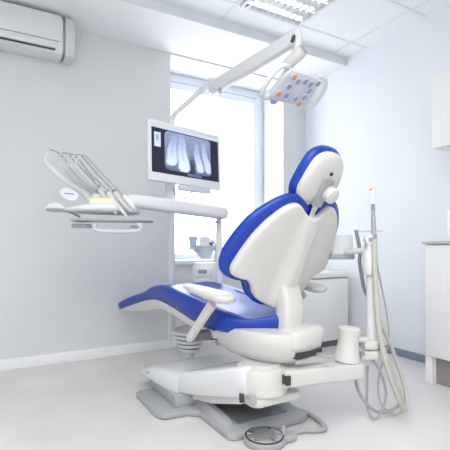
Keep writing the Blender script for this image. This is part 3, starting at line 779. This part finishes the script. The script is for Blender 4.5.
# console
DC = 2.66
mk = camf(100, 211, DC, .25)
bm = NB(); secs = []
for x, hw, z0, z1 in ((-.22,.03,-.004,.010),(-.20,.075,-.012,.018),(-.14,.12,-.018,.03),(-.04,.14,-.022,.05),(.08,.14,-.024,.055),(.20,.12,-.024,.045),(.245,.06,-.018,.03)):
    s = []
    for a, b_ in sell(hw, 1, 2.8, 24): s.append(mk @ V((x, a, (z0+z1)/2+b_*(z1-z0)/2)))
    secs.append(s)
loft(bm, secs); con = obj('console', bm, M['white2'], tD, sharp=50)
bm = NB(); secs = []
for u, hw, z0, z1 in ((0,.04,.03,.046),(.06,.10,.022,.075),(.5,.11,.02,.088),(.94,.10,.02,.075),(1,.05,.022,.05)):
    secs.append([mk @ V((-.07+.21*u, a-.02, (z0+z1)/2+b_*(z1-z0)/2)) for a, b_ in sell(hw, 1, 3, 20)])
loft(bm, secs); obj('instrument_cradle', bm, M['yellow'], tD, label='instrument cradle with a yellow glow in its colour')
# raised back body carrying the whips
bm = NB()
loft(bm, [[mk @ V((x*k+cx_, y*.9+.04, z)) for x, y in rrect(.17,.16,.04,4)] for z, k, cx_ in ((.03,1.0,.0),(.07,.8,.0),(.095,.55,-.005),(.105,.35,-.01))])
obj('whip_base', bm, M['white2'], tD, sharp=50)
# front display pad
mp = look(W(69,194.5,2.52), (-CAMY*.85+UP*.5), CAMX)
bm = NB(); prism(bm, [(x*math.cos(-.55)-y*math.sin(-.55), x*math.sin(-.55)+y*math.cos(-.55)) for x, y in sell(.064,.038,2.3,30)], -.012, .006, mp, .004); pad = obj('display_pad', bm, M['white2'], tD)
bm = NB()
for i in range(8):
    x = -.026+.0075*i
    mt = mp @ MX.Rotation(-.12,4,'Z')
    box(bm, (x,-.004,.0055), (x+.0052,.005,.0075), 0, 1, mt)
obj('lettering', bm, M['bluetx'], pad, label='tiny blue brand lettering')
# left handle knob
bm = NB(); tube(bm, [W(45.5,208.5,2.55), W(51,206.5,2.55), W(58,206,2.56), W(68,208.5,2.58), W(80,211,2.6)], [.009,.020,.024,.018,.014], 14, 5); obj('grip', bm, M['white2'], tD)
bm = NB(); tube(bm, [W(46,210,2.54), W(53,211,2.54), W(62,211,2.55), W(72,213,2.57), W(80,217,2.6)], .007, 10, 5); obj('grip_rim', bm, M['grey2'], tD)
# tray plate and its loop handle
bm = NB(); box(bm, (-.25,-.11,-.009), (.245,.11,.006), .006, 2, camf(114,220.5,2.62,.2)); obj('tray_plate', bm, M['grey'], tD)
bm = NB(); tube(bm, [W(138,224,2.5), W(141,227,2.5), W(138,230.5,2.5), W(126,231.5,2.5), W(106,231.2,2.5), W(97,230,2.5), W(94.5,227.5,2.5), W(97,224.5,2.5)], .0125, 10, 6); obj('tray_handle', bm, M['ltgrey'], tD)
bm = NB(); box(bm, (-.035,-.02,-.01), (.03,.02,.01), .004, 2, camf(137,226.5,2.53)); obj('handle_clip', bm, M['grey2'], tD)
bm = NB(); box(bm, (-.05,-.05,-.013), (.05,.05,.013), .006, 2, camf(82,226,2.6)); obj('tray_bracket', bm, M['grey'], tD)
# whip arms + instruments
whips = [((46,163),(49,149.5),(90,199)), ((57,163),(62,153),(94,198)), ((63,164),(69,154),(98,197)), ((69,165),(75,155),(102,197)), ((76,166),(81,155),(107,198))]
inst = [  # hose points (from whip tip), handpiece start, tip
    ([(49,149.5),(55,151),(63,157),(71,168),(80,178),(86.7,184),(93,192)], (93,192), (107,211.5)),
    ([(62,153),(68.5,154),(76,163),(84,171),(91,178),(98,187)], (98,187), (116.5,215)),
    ([(69,154),(73,154.5),(80,161),(91,175),(100,183),(107,191)], (107,191), (128,218)),
    ([(75,155),(79,155),(85,159.5),(95,171.5),(105,182),(114,191)], (114,191), (131,212)),
    ([(81,155),(85,156),(91,161),(101,172.5),(113,184.5),(123,195)], (123,195), (136,210)),
]
labs = ['dental handpiece on the leftmost hose of the delivery unit, nearest the oval display pad',
        'dental handpiece second from the oval display pad, pointing down at the tray',
        'long dental handpiece in the middle of the five, tip hanging lowest over the tray',
        'dental handpiece second from the arm end, with a short dark collar',
        'dental handpiece nearest the horizontal arm, last in the row of five']
for i, ((w0, w1, hub), (hp_, hs, ht), lab) in enumerate(zip(whips, inst, labs)):
    dd = 2.70-.035*i
    bm = NB()
    hx, hy = hub
    tube(bm, [W(hx,hy+3,DC), W(hx-6,hy-6,DC), W((hx+w0[0])/2,(hy+w0[1])/2+1,dd), W(w0[0]+4,w0[1]+4,dd), W(w0[0]-.5,w0[1]-3,dd), W(w1[0],w1[1],dd)], [.02,.022,.024,.022,.014,.006] if i == 0 else [.012,.011,.009,.008,.007,.0055], 12, 6)
    obj('whip_arm', bm, M['whip'] if i else M['clear'], tD)
    tI = thing('dental_handpiece', lab, 'dental handpiece', W(*hs, dd-.03), 0, 'instruments on the delivery unit')
    bm = NB(); tube(bm, [W(p[0],p[1],dd-.03*k/(len(hp_)-1)) for k, p in enumerate(hp_)], .0052, 8, 7); obj('hose', bm, M['hoseg'], tI)
    s, e = W(*hs, dd-.03), W(*ht, dd-.10)
    m1 = s+(e-s)*.25; m2 = s+(e-s)*.62
    bm = NB(); tube(bm, [s-(e-s)*.06, s+(e-s)*.05, m1, m2, e-(e-s)*.12], [.009,.014,.0185,.0155,.008], 14, 4); obj('handle', bm, M['white2'] if i not in (1,3) else M['white'], tI)
    bm = NB(); tube(bm, [e-(e-s)*.14, e-(e-s)*.04, e], [.0075,.006,.003], 10, 3); obj('tip', bm, M['steel'], tI)
    bm = NB(); cyl(bm, s-(e-s)*.02, s+(e-s)*.08, .0142, .015, 14); obj('collar', bm, M['hosed'] if i in (1,3) else M['grey'], tI)

# ================================================================== CUSPIDOR / WATER UNIT behind the chair
tC = thing('cuspidor_unit', 'white rounded water unit with bowl and small display under the window sill', 'dental unit', W(207,330,3.15))
bm = NB(); secs = []
for z, w, dp in ((.30,.14,.14),(.33,.17,.17),(.55,.20,.20),(.68,.215,.21),(.77,.20,.20),(.80,.17,.17)):
    secs.append([camf(206,243,3.2) @ V((x, y, z-CH)) for x, y in rrect(w, dp, .06, 5)])
loft(bm, secs); obj('housing', bm, M['white2'], tC, sharp=50)
bm = NB(); box(bm, (-.028,-.012,-.014), (.036,.0,.014), .002, 2, camf(202,271.5,3.095)); obj('display', bm, M['grey2'], tC, label='small dark display')
bm = NB(); box(bm, (-.06,-.012,-.04), (.07,.006,.03), .006, 2, camf(203,272,3.1)); obj('control_panel', bm, M['white2'], tC)
bm = NB(); lathe(bm, [(.035,0),(.04,.03),(.08,.085),(.092,.10),(.088,.108),(.07,.085),(.02,.055)], MX.Translation(W(206,259,3.2)) , 30); obj('bowl', bm, M['white2'], tC)
bm = NB(); tube(bm, [W(215,262,3.25), W(215.5,250,3.25), W(214,242,3.24), W(210,240,3.22), W(207,243,3.2)], .0075, 10, 6); obj('rinse_spout', bm, M['steel'], tC)
bm = NB(); box(bm, (-.045,-.035,-.045), (.04,.035,.05), .022, 3, camf(205.5,243,3.19)); obj('filler_head', bm, M['reveal'], tC, sharp=50)
bm = NB(); q = W(211.5,243.5,3.12); cyl(bm, q-CAMY*.01, q+CAMY*.03, .016, None, 16, .003); obj('button', bm, M['purple'], tC, label='round violet button')
bm = NB(); tube(bm, [W(178,345,3.1), W(177.5,338,3.1), W(182,331,3.1), W(192,327,3.1), W(205,318,3.15)], .035, 14, 6); obj('lower_support', bm, M['white2'], tC)
t = thing('rinse_cup', 'small blue tinted rinsing cup beside the white bowl under the window', 'cup', W(193,247,3.2))
bm = NB(); lathe(bm, [(.022,0),(.024,.003),(.034,.085),(.031,.085),(.021,.008)], MX.Translation(W(193,248,3.2)), 24); obj('cup_body', bm, M['teal'], t)
bm = NB(); lathe(bm, [(.034,.082),(.036,.085),(.034,.088),(.031,.085)], MX.Translation(W(193,248,3.2)), 24); obj('rim', bm, M['clear'], t)
bm = NB(); prism(bm, sell(.055,.05,2.4,24), -.014, .0, MX.Translation(W(194,248,3.2)), .003); obj('cup_stand', bm, M['white2'], tC)
bm = NB(); tube(bm, [W(194,249,3.2), W(197,252,3.2), W(203,258,3.2)], .012, 10); obj('cup_arm', bm, M['white2'], tC)
# fluted floor connection box under the leg rest
tJ = thing('connection_box', 'pale grey fluted utility box on the floor under the leg rest', 'utility box', W(192,345,3.0))
jb = W(190,340,3.0)
bm = NB()
for i in range(5):
    z = .17+.033*i
    lathe(bm, [(.052+.016*i,z),(.070+.016*i,z+.006),(.070+.016*i,z+.022),(.052+.016*i,z+.029)], MX.Translation((jb.x,jb.y,0)), 30)
obj('fluted_cover', bm, M['white2'], tJ)
bm = NB(); cyl(bm, (jb.x,jb.y,.0), (jb.x,jb.y,.33), .035, None, 24, .004); obj('core', bm, M['white2'], tJ)

# ================================================================== LIGHT
w = bpy.data.worlds.new('sky'); bpy.context.scene.world = w; w.use_nodes = True
nt = w.node_tree; bg = nt.nodes['Background']
tc = nt.nodes.new('ShaderNodeTexCoord'); sp = nt.nodes.new('ShaderNodeSeparateXYZ'); cr = nt.nodes.new('ShaderNodeValToRGB')
nt.links.new(tc.outputs['Generated'], sp.inputs[0]); nt.links.new(sp.outputs['Z'], cr.inputs[0])
cr.color_ramp.elements[0].color = (1,1,1,1); cr.color_ramp.elements[1].color = (.80,.90,1,1); cr.color_ramp.elements[1].position = .8
nt.links.new(cr.outputs[0], bg.inputs['Color']); bg.inputs['Strength'].default_value = 4.0
def area(name, loc, rot, sx, sy, e, col=(1,1,1)):
    l = bpy.data.lights.new(name, 'AREA'); l.shape = 'RECTANGLE'; l.size = sx; l.size_y = sy; l.energy = e; l.color = col
    o = link(bpy.data.objects.new(name, l)); o.location = loc; o.rotation_euler = rot; return o
area('ceiling_panel_lamp', (.3, .4, ZC-.06), (0,0,0), 1.6, 1.6, 36, (1,.985,.96))
area('rear_fill_light', (.2, YB+.1, 1.5), (math.radians(98),0,0), 2.6, 1.7, 13, (.97,.985,1))  # added soft frontal fill behind the camera, not a real window
area('ceiling_panel_lamp', (-1.2, -.8, ZC-.06), (0,0,0), 1.4, 1.4, 27, (1,.985,.96))

# ================================================================== CAMERA
cd = bpy.data.cameras.new('camera'); cam = link(bpy.data.objects.new('camera', cd))
cam.location = (0, 0, CH)
cam.rotation_euler = (math.radians(90), 0, math.atan2(RY, RX))
cd.sensor_width = 36; cd.lens = FPX/450*36; cd.shift_y = (HOR-225)/450; cd.clip_start = .02
bpy.context.scene.camera = cam
sc_ = bpy.context.scene
sc_.view_settings.view_transform = 'Standard'; sc_.view_settings.look = 'None'; sc_.view_settings.exposure = .42; sc_.view_settings.gamma = 1.06
